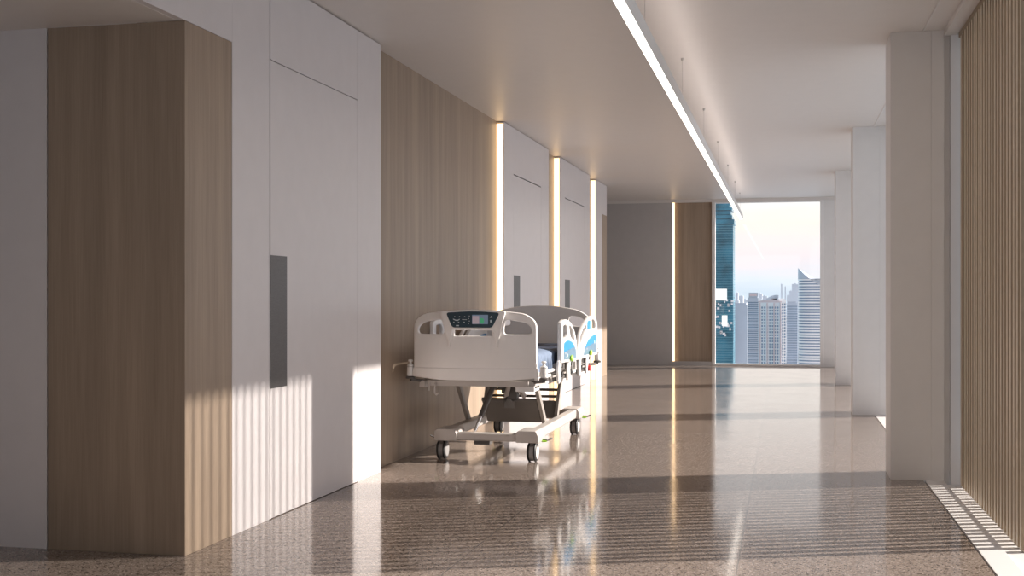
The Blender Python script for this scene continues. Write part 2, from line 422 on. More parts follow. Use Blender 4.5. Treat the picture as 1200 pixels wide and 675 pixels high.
# windows -----------------------------------------------------------
def window(n, frame, glass, gm='glass', extra=()):
    w = struct(frame.build('window_%d' % n, 'track', smooth=False, bevel=0.003))
    glass.build('glass', gm, w, smooth=False)
    for nm, b, mt in extra: b.build(nm, mt, w, smooth=False, bevel=0.002)
    return w
fb = B()
fb.box(-1.285, -1.225, YE - 0.01, YE + 0.12, 0, 2.945).box(0.605, 0.665, YE - 0.01, YE + 0.12, 0, 2.945)
fb.box(-1.225, 0.605, YE - 0.01, YE + 0.12, 0, 0.035).box(-1.225, 0.605, YE, YE + 0.12, 2.925, 2.945)
gb = B().box(-1.225, -0.451, YE + 0.05, YE + 0.06, 0.035, 2.925).box(-0.447, 0.605, YE + 0.05, YE + 0.06, 0.035, 2.925)
window(5, fb, gb, 'glass2')

PILLARS = [8.32, 12.83, 17.19]
PD = 0.40
XP = 0.69
for k, y0 in enumerate(PILLARS):
    b = B()
    b.box(XP, 0.95, y0, y0 + PD, 0, H)
    o = b.build('column', 'white2', None, (XP, y0, 0), smooth=False, bevel=0.0015)
    tag(o, ['wide white column at right, nearest and largest, beside the slatted blind',
            'white column second along the window side, behind the largest one',
            'narrow white column farthest down the window side, close to the city window'][k], 'column')
    t = B().box(0.9505, 1.03, y0, y0 + PD, 0, H).box(1.0305, 1.07, y0 + 0.03, y0 + PD - 0.03, -0.1, 2.965).box(1.0705, 1.30, y0, y0 + PD, -0.1, 2.965)
    tr = struct(t.build('trim_%d' % (2 + k), 'white2', smooth=False, bevel=0.001))
    # jambs on both sides
for k, (y0, y1) in enumerate([(3.4, 8.32), (8.72, 12.83), (13.23, 17.19), (17.59, YE)]):
    f = B()
    f.box(1.20, 1.30, y1 - 0.05, y1, -0.1, 2.965).box(1.20, 1.30, y0, y0 + 0.05, -0.1, 2.965)
    f.box(1.20, 1.30, y0 + 0.05, y1 - 0.05, -0.1, -0.02).box(1.2, 1.30, y0 + 0.05, y1 - 0.05, 2.925, 2.965)
    g = B().box(1.245, 1.255, y0 + 0.05, y1 - 0.05, -0.02, 2.925)
    tr = B()
    tr.box(0.908, 1.03, y0, y1, -0.15, 0.003).box(1.0305, 1.20, y0, y1, -0.15, -0.02)
    w = window([2, 3, 4, 6][k], f, g, 'glass', [('sill_track', tr, 'track')])
    B().box(0.88, 1.30, y0, y1, -0.2, -0.155).build('track_bed', 'graphite', w, smooth=False)
struct(B().box(1.03, 1.40, -3.2, YE + 0.3, 2.965, 3.2).build('trim_7', 'ceiling', smooth=False, bevel=0.004))
struct(B().box(0.895, 0.905, -3, YE, 2.992, 3.0).build('trim_8', 'white2', smooth=False))

# slatted blind in the near bay --------------------------------------
bl = empty('vertical_blind', (1.12, 7.0, 0), 'floor-to-ceiling blind of upright bronze slats in the window at far right', 'blind')
by0, by1, step = 6.17, 8.27, 0.0915
O = (1.12, 7.0, 0)
B().box(1.115, 1.165, by0 - 0.02, by1, 2.935, 2.965).build('headrail', 'slat', bl, O, 0.002, smooth=False)
B().box(1.161, 1.171, by0, by1, 0.068, 0.092).build('bottom_rail', 'slat', bl, O, 0.002, smooth=False)
k = 0
while by0 + k * step < by1:
    y = by0 + k * step
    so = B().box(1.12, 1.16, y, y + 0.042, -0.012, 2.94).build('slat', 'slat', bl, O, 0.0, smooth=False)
    so.data.materials.append(M['slat_face_lit'])
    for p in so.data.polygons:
        if p.normal.x < -0.9: p.material_index = 1        # room-side face painted paler, as if better lit than the bronze flanks
    k += 1

# recess lights -------------------------------------------------------
def led(y, label):
    e = empty('recess_light', (-2.81, y, 0), label, 'light', 'light strips in the corridor recesses')
    B().box(-2.832, -2.766, y - 0.012, y - 0.006, 0.0, 2.975).build('diffuser', 'led', e, (-2.81, y, 0), smooth=False)
    B().box(-2.834, -2.764, y - 0.006, y - 0.001, 0.0, 2.985).build('channel', 'alu', e, (-2.81, y, 0), smooth=False)
led(11.61, 'tall glowing light strip at the far edge of the wide wood panel behind the bed')
led(14.65, 'tall glowing light strip between the two distant white doors')
led(17.55, 'tall glowing light strip on the left wall, the one past both distant white doors')
e = empty('recess_light', (-1.98, YE, 0), 'thin glowing light strip between the grey end wall and its wood panel', 'light', 'light strips in the corridor recesses')
B().box(-1.993, -1.955, YE + 0.012, YE + 0.04, 0.0, 2.945).build('diffuser', 'led', e, (-1.98, YE, 0), smooth=False)
B().box(-1.994, -1.954, YE + 0.04, YE + 0.048, 0.0, 2.945).build('channel', 'alu', e, (-1.98, YE, 0), smooth=False)

# pendant ---------------------------------------------------------------
px0, px1, pz, py0, py1 = -0.775, -0.714, 2.585, 0.5, 21.0
O = (-0.735, 10.6, pz)
pe = empty('linear_pendant_light', O, 'long thin white linear light hung on wires below the ceiling', 'light')
hb = B()
hb.box(px0, px0 + 0.004, py0, py1, pz, pz + 0.14).box(px1 - 0.004, px1, py0, py1, pz, pz + 0.085)  # left lip made taller so the added upward glow falls only to the right
hb.box(px0 + 0.004, px1 - 0.004, py0, py1, pz + 0.03, pz + 0.065).box(px0, px1, py0 - 0.004, py0, pz, pz + 0.085).box(px0, px1, py1, py1 + 0.004, pz, pz + 0.085)
hb.build('housing', 'white2', pe, O, smooth=False)
B().box(px0 + 0.0045, px1 - 0.0045, py0, py1, pz + 0.002, pz + 0.012).build('diffuser', 'tube', pe, O, smooth=False)
B().box(px0 + 0.012, px1 - 0.012, py0, py1, pz + 0.067, pz + 0.072).build('added_uplight', 'added_glow', pe, O, smooth=False)  # added to brighten the ceiling beside the pendant
for y in (1.65, 4.05, 6.45, 8.86, 11.26, 13.65, 16.08, 18.4, 20.4):
    B().tube((-0.744, y, pz + 0.065), (-0.744, y, H - 0.004), 0.0014, 6).build('suspension_wire', 'alu', pe, O)
    B().revolve((-0.744, y, H), (-0.744, y, H - 0.02), [(0, 0.011), (0.012, 0.011), (0.02, 0.005)], 14).build('ceiling_cap', 'alu', pe, O)
# ------------------------------------------------------------------ hospital bed
BX, BY = -2.215, 9.55
BO = (BX, BY, 0)
bed = empty('hospital_bed', BO, 'white adjustable hospital bed on casters parked against the wood wall', 'bed')
def part(b, name, mat, parent=None, bevel=0.0, label=None, **kw):
    o = b.build(name, mat, parent or bed, BO, bevel, **kw)
    if label: o['label'] = label
    return o
FY = 8.385                                   # front of the footboard
def bow(u): return -0.035 * (1 - (u / 0.47) ** 2)
def foot(d):                                 # d: how far in front of the board's middle plane
    return lambda u, v, w: (BX + u, FY + 0.02 + bow(u) - d + w, v)
CUTS = [i * 0.04 for i in range(-11, 12)]
def mirror(p): return [(-q[0], *q[1:]) for q in reversed(p)]
hole = [(-0.428, 0.955, 0.03), (-0.428, 1.005, 0.04), (-0.385, 1.040, 0.05), (-0.243, 1.062, 0.03), (-0.226, 1.02, 0.03), (-0.222, 0.953, 0.03)]
slot = [(-0.148, 0.942), (0.138, 0.942), (0.138, 0.985), (-0.148, 0.985)]
outl = [(-0.464, 0.69, 0.0), (-0.464, 1.045, 0.08), (-0.39, 1.103, 0.10), (-0.22, 1.125, 0.1), (0, 1.136, 0.1), (0.22, 1.125, 0.1), (0.39, 1.103, 0.10), (0.464, 1.045, 0.08), (0.464, 0.69, 0.0)]
fbd = part(B().plate([rnd(outl, 0.02), rnd(hole, 0.03), rnd(mirror(hole), 0.03), rnd(slot, 0.006)], 0.042, foot(0), 0.010, CUTS), 'footboard', 'plastic')
band = [(-0.469, 0.706, 0.008), (-0.474, 0.64, 0.012), (-0.25, 0.616, 0.05), (0.25, 0.616, 0.05), (0.474, 0.64, 0.012), (0.469, 0.706, 0.008)]
part(B().plate([rnd(band, 0.01)], 0.054, foot(0), 0.006, CUTS), 'lower_band', 'plastic', fbd)
hood = [(-0.250, 1.122, 0.02), (0, 1.134, 0.1), (0.250, 1.122, 0.02), (0.222, 1.03, 0.05), (0.200, 0.94, 0.04), (0.183, 0.845, 0.01), (0.168, 0.90, 0.03), (0.150, 0.992, 0.01),
        (-0.150, 0.992, 0.01), (-0.168, 0.90, 0.03), (-0.183, 0.845, 0.01), (-0.200, 0.94, 0.04), (-0.222, 1.03, 0.05)]
def hoodmap(u, v, w):                        # leans forward towards the top
    k = max(0.0, min(1.0, (v - 0.845) / 0.20))
    x, y, z = foot(0.012 + 0.034 * k)(u, v, w)
    return (x, y, z)
part(B().plate([rnd(hood, 0.02)], 0.03, hoodmap, 0.007, [i * 0.04 for i in range(-6, 7)]), 'keypad_hood', 'plastic', fbd)
# keypad
def face(d): return lambda u, v, w: (BX + u, FY + 0.02 + bow(u) - 0.061 - d + w, v)
pan = [(-0.197, 1.112, 0.025), (0.01, 1.124, 0.15), (0.207, 1.112, 0.025), (0.150, 1.004, 0.02), (-0.148, 1.004, 0.02)]
kp = part(B().plate([rnd(pan, 0.02)], 0.008, face(0.0), 0.002, [i * 0.03 for i in range(-6, 7)]), 'control_panel', 'panel', label='dark teal control panel')
def rect(u0, u1, v0, v1): return [(u0, v0), (u1, v0), (u1, v1), (u0, v1)]
CU = [i * 0.03 for i in range(-6, 7)]
def faceC(d): return lambda u, v, w: face(d)(u + 0.014, v, w)
part(B().plate([rect(-0.010, 0.108, 1.030, 1.097)], 0.002, faceC(0.0045), 0, CU), 'display_screen', 'screen_r', kp)
part(B().plate([rect(-0.008, 0.042, 1.032, 1.088)], 0.002, faceC(0.0055), 0, CU), 'display_window', 'screen_l', kp)
part(B().plate([rnd([(0.046, 1.034), (0.078, 1.032), (0.078, 1.070), (0.050, 1.076)], 0.014)], 0.002, faceC(0.0058), 0, CU), 'display_symbol', 'screen_g', kp)
def tri(u, v, s): return [(u - s, v - s * 0.6), (u + s, v - s * 0.6), (u, v + s * 0.8)]
def trd(u, v, s): return [(u - s, v + s * 0.6), (u + s, v + s * 0.6), (u, v - s * 0.8)]
for u in (-0.142, -0.106, -0.066):
    part(B().plate([tri(u, 1.083, 0.006)], 0.002, faceC(0.005)), 'raise_button', 'icon', kp)
for u in (-0.149, -0.112, -0.070):
    part(B().plate([trd(u, 1.042, 0.006)], 0.002, faceC(0.005)), 'lower_button', 'icon', kp)
part(B().plate([[(-0.155, 1.068), (-0.133, 1.060), (-0.118, 1.060), (-0.103, 1.068), (-0.104, 1.062), (-0.118, 1.053), (-0.133, 1.053), (-0.154, 1.062)]], 0.002, faceC(0.005)), 'bed_symbol', 'icon', kp)
part(B().plate([rect(-0.086, -0.050, 1.060, 1.0635)], 0.002, faceC(0.005)), 'bed_symbol', 'icon', kp)
part(B().plate([tri(0.131, 1.082, 0.009)], 0.002, faceC(0.005)), 'raise_button', 'icon', kp)
part(B().plate([rnd(rect(0.123, 0.137, 1.042, 1.060), 0.003)], 0.002, faceC(0.005)), 'lock_button', 'icon', kp)
part(B().plate([rect(-0.132, -0.110, 1.014, 1.022)], 0.002, faceC(0.005)), 'name_mark', 'icon', kp)
for i in range(4):
    part(B().plate([rnd(rect(-0.040 + 0.006 * (i % 2), -0.034 + 0.006 * (i % 2), 1.030 + 0.018 * i, 1.036 + 0.018 * i), 0.002)], 0.002, faceC(0.005)), 'indicator', 'icon', kp)

# headboard
HY = 10.72
hout = [(-0.49, 0.68, 0.02), (-0.49, 1.03, 0.08), (-0.38, 1.105, 0.12), (-0.2, 1.140, 0.12), (0, 1.150, 0.12), (0.2, 1.140, 0.12), (0.38, 1.105, 0.12), (0.49, 1.03, 0.08), (0.49, 0.68, 0.02)]
hh = [(0.27, 0.965, 0.03), (0.435, 0.955, 0.03), (0.435, 1.005, 0.04), (0.385, 1.045, 0.05), (0.28, 1.058, 0.04)]
part(B().plate([rnd(hout, 0.02), rnd(hh, 0.03), rnd(mirror(hh), 0.03)], 0.045, lambda u, v, w: (BX + u, HY + 0.04 * (1 - (u / 0.49) ** 2) + w, v), 0.008, CUTS), 'headboard', 'plastic')

# mattress and frame
mb = B().box(BX - 0.43, BX + 0.43, 8.46, 10.64, 0.645, 0.805)
part(mb, 'mattress', 'mattress', bevel=0.035, seg=4, label='dark navy mattress')
uf = B()
uf.box(BX - 0.44, BX - 0.395, 8.44, 10.72, 0.555, 0.605).box(BX + 0.395, BX + 0.44, 8.44, 10.72, 0.555, 0.605)
uf.box(BX - 0.36, BX + 0.40, 8.40, 8.45, 0.570, 0.612).box(BX - 0.44, BX + 0.44, 10.66, 10.72, 0.555, 0.605)
for y in (9.0, 9.5, 10.0): uf.box(BX - 0.40, BX + 0.40, y, y + 0.05, 0.56, 0.60)
part(uf, 'deck_frame', 'frame', bevel=0.004)
part(B().box(BX - 0.42, BX + 0.42, 8.50, 10.62, 0.612, 0.640), 'deck_board', 'frame', bevel=0.004)
part(B().tube((BX + 0.475, 8.45, 0.665), (BX + 0.475, 9.0, 0.665), 0.014).tube((BX + 0.45, 8.45, 0.625), (BX + 0.45, 8.98, 0.625), 0.016), 'side_tube', 'plastic2')
part(B().box(BX + 0.30, BX + 0.44, 8.42, 8.60, 0.535, 0.575).bar((BX + 0.40, 8.50, 0.545), (BX + 0.43, 8.95, 0.580), 0.03, 0.03), 'frame_bracket', 'plastic2', bevel=0.004)
# iv hook under the footboard
part(B().path([(BX - 0.30, 8.40, 0.60), (BX - 0.30, 8.37, 0.56), (BX - 0.30, 8.37, 0.52), (BX - 0.285, 8.37, 0.507), (BX - 0.27, 8.37, 0.52)], 0.006, 8), 'hook', 'frame')
part(B().path([(BX - 0.345, 8.40, 0.60), (BX - 0.345, 8.38, 0.555), (BX - 0.345, 8.38, 0.535)], 0.005, 8), 'hook', 'frame')

# corner bumpers
for (x, y) in ((BX - 0.495, 8.40), (BX + 0.515, 8.40), (BX - 0.515, 10.86), (BX + 0.52, 10.86)):
    bp_ = part(B().revolve((x, y, 0.64), (x, y, 0.77), [(0, 0.022), (0.004, 0.027), (0.072, 0.027), (0.082, 0.024), (0.090, 0.012), (0.094, 0.012), (0.096, 0.010), (0.108, 0.009)], 20), 'bumper', 'plastic2')
    part(B().revolve((x, y, 0.622), (x, y, 0.64), [(0, 0.034), (0.012, 0.036), (0.018, 0.030)], 20), 'bumper_foot', 'graphite', bp_)
    part(B().revolve((x, y, 0.748), (x, y, 0.765), [(0, 0.016), (0.006, 0.019), (0.014, 0.014)], 16), 'bumper_cap', 'plastic2', bp_)
    part(B().revolve((x, y, 0.708), (x, y, 0.714), [(0, 0.0278), (0.006, 0.0278)], 20), 'bumper_ring', 'alu', bp_)
    s = 1 if x > BX else -1
    ye = 8.47 if y < 9 else 10.68
    part(B().bar((x, y, 0.615), (BX + s * 0.42, ye, 0.60), 0.035, 0.022), 'bumper_arm', 'graphite', bevel=0.003)

# lifting legs
def arm(name, p, q, mat='leg'):
    return part(B().bar(p, q, 0.030, 0.055, up=(0, 1, 0)), name, mat, bevel=0.004)
XR, XLf = BX + 0.345, BX - 0.305
arm('lift_leg', (XR - 0.02, 9.02, 0.555), (XR - 0.02, 9.38, 0.20)); arm('lift_leg', (XLf, 9.02, 0.555), (XLf, 9.38, 0.20))
arm('lift_leg', (XR - 0.015, 10.07, 0.555), (XR - 0.015, 9.83, 0.19)); arm('lift_leg', (XLf, 10.07, 0.555), (XLf, 9.83, 0.19))
def slab(name, p0, p1, x0, x1, t, mat):      # a cover spanning the two legs
    p0, p1 = Vector((0, *p0)), Vector((0, *p1)); xm = (x0 + x1) / 2
    return part(B().bar((xm, p0.y, p0.z), (xm, p1.y, p1.z), x1 - x0, t, up=(0, 1, 0.2)), name, mat, bevel=0.006)
slab('leg_cover', (9.175, 0.405), (9.36, 0.225), XLf + 0.16, XR - 0.04, 0.03, 'cover')
slab('leg_cover', (9.93, 0.34), (9.855, 0.20), XLf + 0.02, XR - 0.035, 0.03, 'cover')
part(B().tube((XLf + 0.16, 9.17, 0.41), (XR - 0.02, 9.17, 0.41), 0.016), 'leg_crossbar', 'cover')
part(B().tube((XLf, 10.0, 0.43), (XR - 0.02, 10.0, 0.43), 0.012), 'leg_crossbar', 'graphite')
part(B().tube((XLf, 9.97, 0.375), (XR - 0.02, 9.97, 0.375), 0.012), 'leg_crossbar', 'graphite')
part(B().tube((XLf, 9.04, 0.545), (XR - 0.02, 9.04, 0.545), 0.010), 'leg_crossbar', 'graphite')
# drive
ac = part(B().tube((BX + 0.03, 8.86, 0.555), (BX - 0.022, 8.655, 0.325), 0.021).tube((BX + 0.03, 8.86, 0.56), (BX + 0.025, 8.84, 0.53), 0.034), 'lift_actuator', 'graphite')
part(B().tube((BX - 0.022, 8.655, 0.325), (BX - 0.045, 8.57, 0.225), 0.012), 'actuator_rod', 'chrome', ac)
part(B().box(BX + 0.0, BX + 0.25, 9.10, 9.24, 0.50, 0.56).box(BX + 0.06, BX + 0.15, 9.12, 9.22, 0.42, 0.51).box(BX + 0.02, BX + 0.20, 9.14, 9.20, 0.46, 0.50), 'motor', 'graphite', bevel=0.008)
part(B().box(BX + 0.045, BX + 0.125, 9.125, 9.16, 0.345, 0.405).tube((BX + 0.085, 9.12, 0.40), (BX + 0.085, 9.165, 0.40), 0.025), 'leg_clamp', 'cover', bevel=0.004)
part(B().bar((BX + 0.12, 9.00, 0.555), (BX + 0.06, 9.14, 0.44), 0.03, 0.03).bar((BX + 0.16, 9.00, 0.555), (BX + 0.21, 9.14, 0.44), 0.03, 0.03), 'drive_link', 'frame', bevel=0.003)
part(B().box(BX - 0.06, BX + 0.06, 8.60, 8.70, 0.118, 0.150), 'control_box', 'graphite', bevel=0.004)

# wheeled base
for y in (8.525, 10.42):
    part(B().box(BX - 0.22, BX + 0.31, y, y + 0.10, 0.155, 0.212), 'base_crossbar', 'frame', bevel=0.012, seg=3)
for s, xc in ((1, BX + 0.405), (-1, BX - 0.300)):
    rl = B().bar((xc - 0.02 * s, 8.72, 0.195), (xc - 0.02 * s, 10.40, 0.195), 0.075, 0.075)
    part(rl, 'base_rail', 'frame', bevel=0.012, seg=3)
for (x0, x1, s) in ((BX + 0.280, BX + 0.450, 1), (BX - 0.345, BX - 0.170, -1)):
    for (y0, y1) in ((8.505, 8.76), (10.30, 10.56)):
        c = B()
        prof = [(x0, 0.152), (x1, 0.152), (x1, 0.205), (x1 - 0.02, 0.240), (x0 + 0.02, 0.240), (x0, 0.222)]
        c.plate([rnd(prof, 0.008, 3)], y1 - y0, lambda u, v, w, ym=(y0 + y1) / 2: (u, ym + w, v), 0.006)
        cap = part(c, 'corner_cover', 'frame')
        # caster
        xc = (x0 + x1) / 2 + (0.018 if s > 0 else -0.058); yc = y0 + 0.13 if y0 < 9 else y1 - 0.12
        r = 0.071
        rot = 0.0
        ca = part(B().tube((xc, yc, 0.155), (xc, yc, 0.10), 0.014).box(xc - 0.013, xc + 0.013, yc - 0.045, yc + 0.045, 0.095, 0.152), 'caster', 'graphite', bevel=0.004)
        part(B().revolve((xc - 0.018, yc, r), (xc + 0.018, yc, r), [(0, r - 0.006), (0.036, r - 0.006)], 30), 'tread', 'tread', ca)
        for q in (-1, 1):
            part(B().revolve((xc + q * 0.016, yc, r), (xc + q * 0.040, yc, r), [(0, r - 0.01), (0.002, r), (0.012, r), (0.018, r - 0.008), (0.020, r - 0.016), (0.020, 0.045)], 30), 'tyre', 'black', ca)
            part(B().revolve((xc + q * 0.030, yc, r), (xc + q * 0.041, yc, r), [(0, 0.052), (0.007, 0.050), (0.0095, 0.030), (0.011, 0.008)], 26), 'wheel_disc', 'plastic2' if s > 0 else 'tread', ca)
        xo = x1 if s > 0 else x0
        pd = part(B().path([(xo - 0.02 * s, yc + 0.03, 0.165), (xo + 0.035 * s, yc + 0.03, 0.158), (xo + 0.075 * s, yc + 0.03, 0.172)], 0.0075, 8), 'brake_pedal', 'chrome')
        part(B().box(min(xo + 0.0 * s, xo + 0.035 * s), max(xo + 0.0 * s, xo + 0.035 * s), yc + 0.0, yc + 0.06, 0.146, 0.157), 'pedal_pad', 'green', pd, 0.003)

# side rails
RX = BX + 0.515
def smooth_loop(pts, n=6):
    out = []; m = len(pts)
    for i in range(m):
        p0, p1, p2, p3 = (Vector(pts[(i + j - 1) % m]) for j in range(4))
        for j in range(n):
            t = j / n
            out.append(tuple(0.5 * ((2 * p1) + (p2 - p0) * t + (2 * p0 - 5 * p1 + 4 * p2 - p3) * t * t + (3 * p1 - p0 - 3 * p2 + p3) * t ** 3)))
    return out
def flank(d=0.0): return lambda u, v, w: (RX + d + w, u, v)
F_OUT = [(9.005, 0.715, 0.01), (9.005, 1.028, 0.02), (9.10, 1.048, 0.05), (9.25, 1.050, 0.1), (9.42, 1.025, 0.1), (9.58, 0.965, 0.1), (9.70, 0.86, 0.1), (9.735, 0.76, 0.05), (9.735, 0.70, 0.01)]
F_H1 = [(9.085, 0.905, 0.02), (9.085, 1.0, 0.02), (9.21, 1.010, 0.03), (9.265, 0.985, 0.04), (9.268, 0.93, 0.03), (9.23, 0.905, 0.02)]
F_H2 = [(9.345, 1.000, 0.02), (9.43, 0.990, 0.05), (9.54, 0.945, 0.06), (9.615, 0.875, 0.02), (9.51, 0.880, 0.05), (9.40, 0.915, 0.05)]
F_BLU = [(9.105, 0.735, 0.01), (9.105, 0.865, 0.03), (9.22, 0.882, 0.08), (9.36, 0.880, 0.08), (9.53, 0.850, 0.08), (9.655, 0.79, 0.03), (9.66, 0.725, 0.01)]
H_OUT = [(9.755, 0.70, 0.01), (9.765, 0.82, 0.05), (9.86, 0.905, 0.1), (10.03, 0.975, 0.1), (10.25, 1.035, 0.1), (10.50, 1.066, 0.1), (10.70, 1.050, 0.08), (10.80, 1.0, 0.06), (10.81, 0.70, 0.01)]
H_H1 = [(9.845, 0.835, 0.02), (9.865, 0.885, 0.03), (9.99, 0.940, 0.06), (10.18, 0.988, 0.02), (10.185, 0.945, 0.02), (10.05, 0.895, 0.06), (9.94, 0.838, 0.03)]
H_H2 = [(10.235, 0.945, 0.02), (10.235, 1.0, 0.02), (10.39, 1.025, 0.02), (10.40, 0.952, 0.02)]
H_H3 = [(10.48, 0.952, 0.02), (10.48, 1.026, 0.02), (10.61, 1.024, 0.05), (10.70, 0.995, 0.04), (10.70, 0.940, 0.02)]
H_BLU = [(10.03, 0.725, 0.01), (10.08, 0.785, 0.04), (10.27, 0.85, 0.08), (10.50, 0.882, 0.08), (10.71, 0.890, 0.02), (10.71, 0.725, 0.01)]
def blue_split(lp, z):                       # the printed infill is pale slate below a slanting line
    up = [(u, max(v, z + (u - lp[0][0]) * 0.05)) for u, v in lp]
    dn = [(u, min(v, z + (u - lp[0][0]) * 0.05 - 0.001)) for u, v in lp]
    return up, dn
def side_rail(outline, holes, blue, zsplit, latch_y, rail_label):
    sr = part(B().plate([rnd(outline, 0.02, 6)] + [rnd(h, 0.02, 5) for h in holes], 0.032, flank(), 0.006), 'side_rail', 'plastic2')
    up, dn = blue_split(rnd(blue, 0.02, 6), zsplit)
    part(B().plate([up], 0.036, flank()), 'blue_infill', 'blue', sr)
    part(B().plate([dn], 0.036, flank()), 'slate_infill', 'blue2', sr)
    part(B().ball((RX + 0.028, latch_y, 0.735), 0.026, 14, (0.5, 1.5, 1)), 'release_latch', 'green', sr, label='lime green release latch')
    return sr
s1 = side_rail(F_OUT, [F_H1, F_H2], F_BLU, 0.795, 9.40, '')
s2 = side_rail(H_OUT, [H_H1, H_H2, H_H3], H_BLU, 0.785, 10.36, '')
part(B().box(RX - 0.012, RX + 0.018, 10.238, 10.398, 0.945, 1.02), 'rail_keypad', 'blue', s2, 0.004)
for (y, z, r) in ((9.17, 0.785, 0.010), (9.25, 0.765, 0.014), (9.21, 0.750, 0.007)):
    part(B().tube((RX + 0.017, y, z), (RX + 0.0195, y, z), r, 12), 'rail_mark', 'plastic2', s1)
for (y, z, r) in ((10.2, 0.775, 0.010), (10.62, 0.82, 0.016)):
    part(B().tube((RX + 0.017, y, z), (RX + 0.0195, y, z), r, 12), 'rail_mark', 'plastic2', s2)
for src in (s1, s2):                         # the same two rails along the wall
    cp = src.copy(); COL.objects.link(cp); cp.parent = bed; cp.location = (-1.03, 0, 0)
    for ch in list(src.children):
        c = ch.copy(); COL.objects.link(c); c.parent = cp
# rail brackets
part(B().box(RX - 0.045, RX - 0.02, 8.95, 10.50, 0.645, 0.712).box(RX - 0.045, RX - 0.02, 8.95, 10.5, 0.575, 0.605), 'rail_carrier', 'graphite', bevel=0.003)
for y in (8.96, 9.36, 9.88, 10.26):
    rb = part(B().plate([rnd([(y, 0.555), (y + 0.11, 0.57), (y + 0.10, 0.64), (y + 0.13, 0.70), (y + 0.11, 0.735), (y + 0.01, 0.735), (y - 0.01, 0.66)], 0.015)], 0.018, flank(-0.005), 0.003), 'rail_bracket', 'plastic2')
    part(B().tube((RX - 0.03, y + 0.16, 0.62), (RX + 0.004, y + 0.16, 0.62), 0.022, 14), 'rail_pivot', 'black', rb)
    part(B().tube((RX - 0.03, y + 0.17, 0.685), (RX + 0.004, y + 0.17, 0.685), 0.016, 14), 'rail_pivot', 'black', rb)
part(B().box(RX - 0.02, RX - 0.002, 9.60, 9.78, 0.60, 0.62).box(RX - 0.02, RX - 0.002, 9.60, 9.78, 0.69, 0.71).box(RX - 0.02, RX - 0.002, 9.60, 9.63, 0.60, 0.71).box(RX - 0.02, RX - 0.002, 9.75, 9.78, 0.60, 0.71), 'latch_plate', 'plastic2', bevel=0.002)
part(B().tube((RX - 0.01, 10.36, 0.60), (RX + 0.022, 10.36, 0.60), 0.026, 16), 'lock_knob', 'red', label='small dark red knob')

# blanket over the foot of the mattress
def blanket():
    b = bmesh.new()
    ny, prof = 46, []
    x0, x1, zt = BX - 0.445, BX + 0.445, 0.812
    for k in range(9): prof.append((x0 - 0.006 * math.sin(k), 0.655 + k * 0.0175))
    prof += [(x0 + 0.02, zt + 0.004)]
    for k in range(1, 18): prof.append((x0 + 0.02 + (x1 - x0 - 0.04) * k / 18, zt + 0.010))
    prof += [(x1 - 0.02, zt + 0.004)]
    for k in range(9): prof.append((x1 + 0.004, 0.795 - k * 0.0175))
    rows = []
    for j in range(ny):
        y = 8.475 + j * (0.62 / (ny - 1)); row = []
        for i, (x, z) in enumerate(prof):
            side = x > x1 - 0.03 or x < x0 + 0.03
            s = 1 if x > BX else -1
            d = 0.013 * math.sin(y * 62 + z * 9) * min(1, max(0, (0.80 - z) / 0.08)) + 0.006 * math.sin(y * 131 + 1) * (1 if side else 0)
            if side:
                row.append(b.verts.new((x + s * (d + 0.012), y + 0.01 * math.sin(z * 40), z)))
            else:
                row.append(b.verts.new((x, y, z + 0.008 * math.sin(x * 17 + y * 9) * math.sin(y * 14) + 0.004 * math.sin(x * 41 - y * 25) + 0.010 * (1 - abs(x - BX) / 0.5))))
        rows.append(row)
    for r0, r1 in zip(rows, rows[1:]):
        for i in range(len(prof) - 1): b.faces.new((r0[i], r0[i + 1], r1[i + 1], r1[i]))
    o = B(); o.bm.free(); o.bm = b
    ob = o.build('blanket', 'blanket', None, (BX, 8.8, 0.80))
    md = ob.modifiers.new('thick', 'SOLIDIFY'); md.thickness = 0.008; md.offset = -1
    md = ob.modifiers.new('smooth', 'SUBSURF'); md.levels = md.render_levels = 1
    return tag(ob, 'rumpled slate blue blanket draped over the foot of the hospital bed mattress', 'blanket')
blanket()
# ------------------------------------------------------------------ the city outside
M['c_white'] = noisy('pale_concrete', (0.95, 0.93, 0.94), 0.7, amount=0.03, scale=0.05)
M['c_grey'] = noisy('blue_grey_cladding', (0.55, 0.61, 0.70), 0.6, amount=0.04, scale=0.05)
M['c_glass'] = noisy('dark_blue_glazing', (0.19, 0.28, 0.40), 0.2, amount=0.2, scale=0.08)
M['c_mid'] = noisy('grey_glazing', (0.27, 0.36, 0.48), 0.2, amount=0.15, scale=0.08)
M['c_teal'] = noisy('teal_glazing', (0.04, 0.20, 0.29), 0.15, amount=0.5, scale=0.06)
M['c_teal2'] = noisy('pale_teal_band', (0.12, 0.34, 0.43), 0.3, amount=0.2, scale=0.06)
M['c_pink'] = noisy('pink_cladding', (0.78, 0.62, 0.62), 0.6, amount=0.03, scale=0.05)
M['c_haze'] = noisy('haze_tinted_blocks', (0.70, 0.77, 0.86), 0.8, amount=0.05, scale=0.01)  # distance haze put into the base colour
M['board'] = emitter('lit_billboard', (1.0, 1.0, 1.0), 1.1)
M['ground'] = noisy('city_ground', (0.34, 0.38, 0.44), 0.9, amount=0.2, scale=0.004)
struct(B().box(-9000, 9000, 250, 16000, -222, -220).build('ground', 'ground', smooth=False))
ZB = -220
def PX(px, Y, off=0.0):                      # east-west place of a sight line at distance Y
    k = (px - 600) / F
    c, s = math.cos(YAW), math.sin(YAW)
    return Y / (c + k * s) * (k * c - s)
def PZ(py, px, Y):
    k = (px - 600) / F
    return 1.22 + (349 - py) * (Y / (math.cos(YAW) + k * math.sin(YAW))) / F
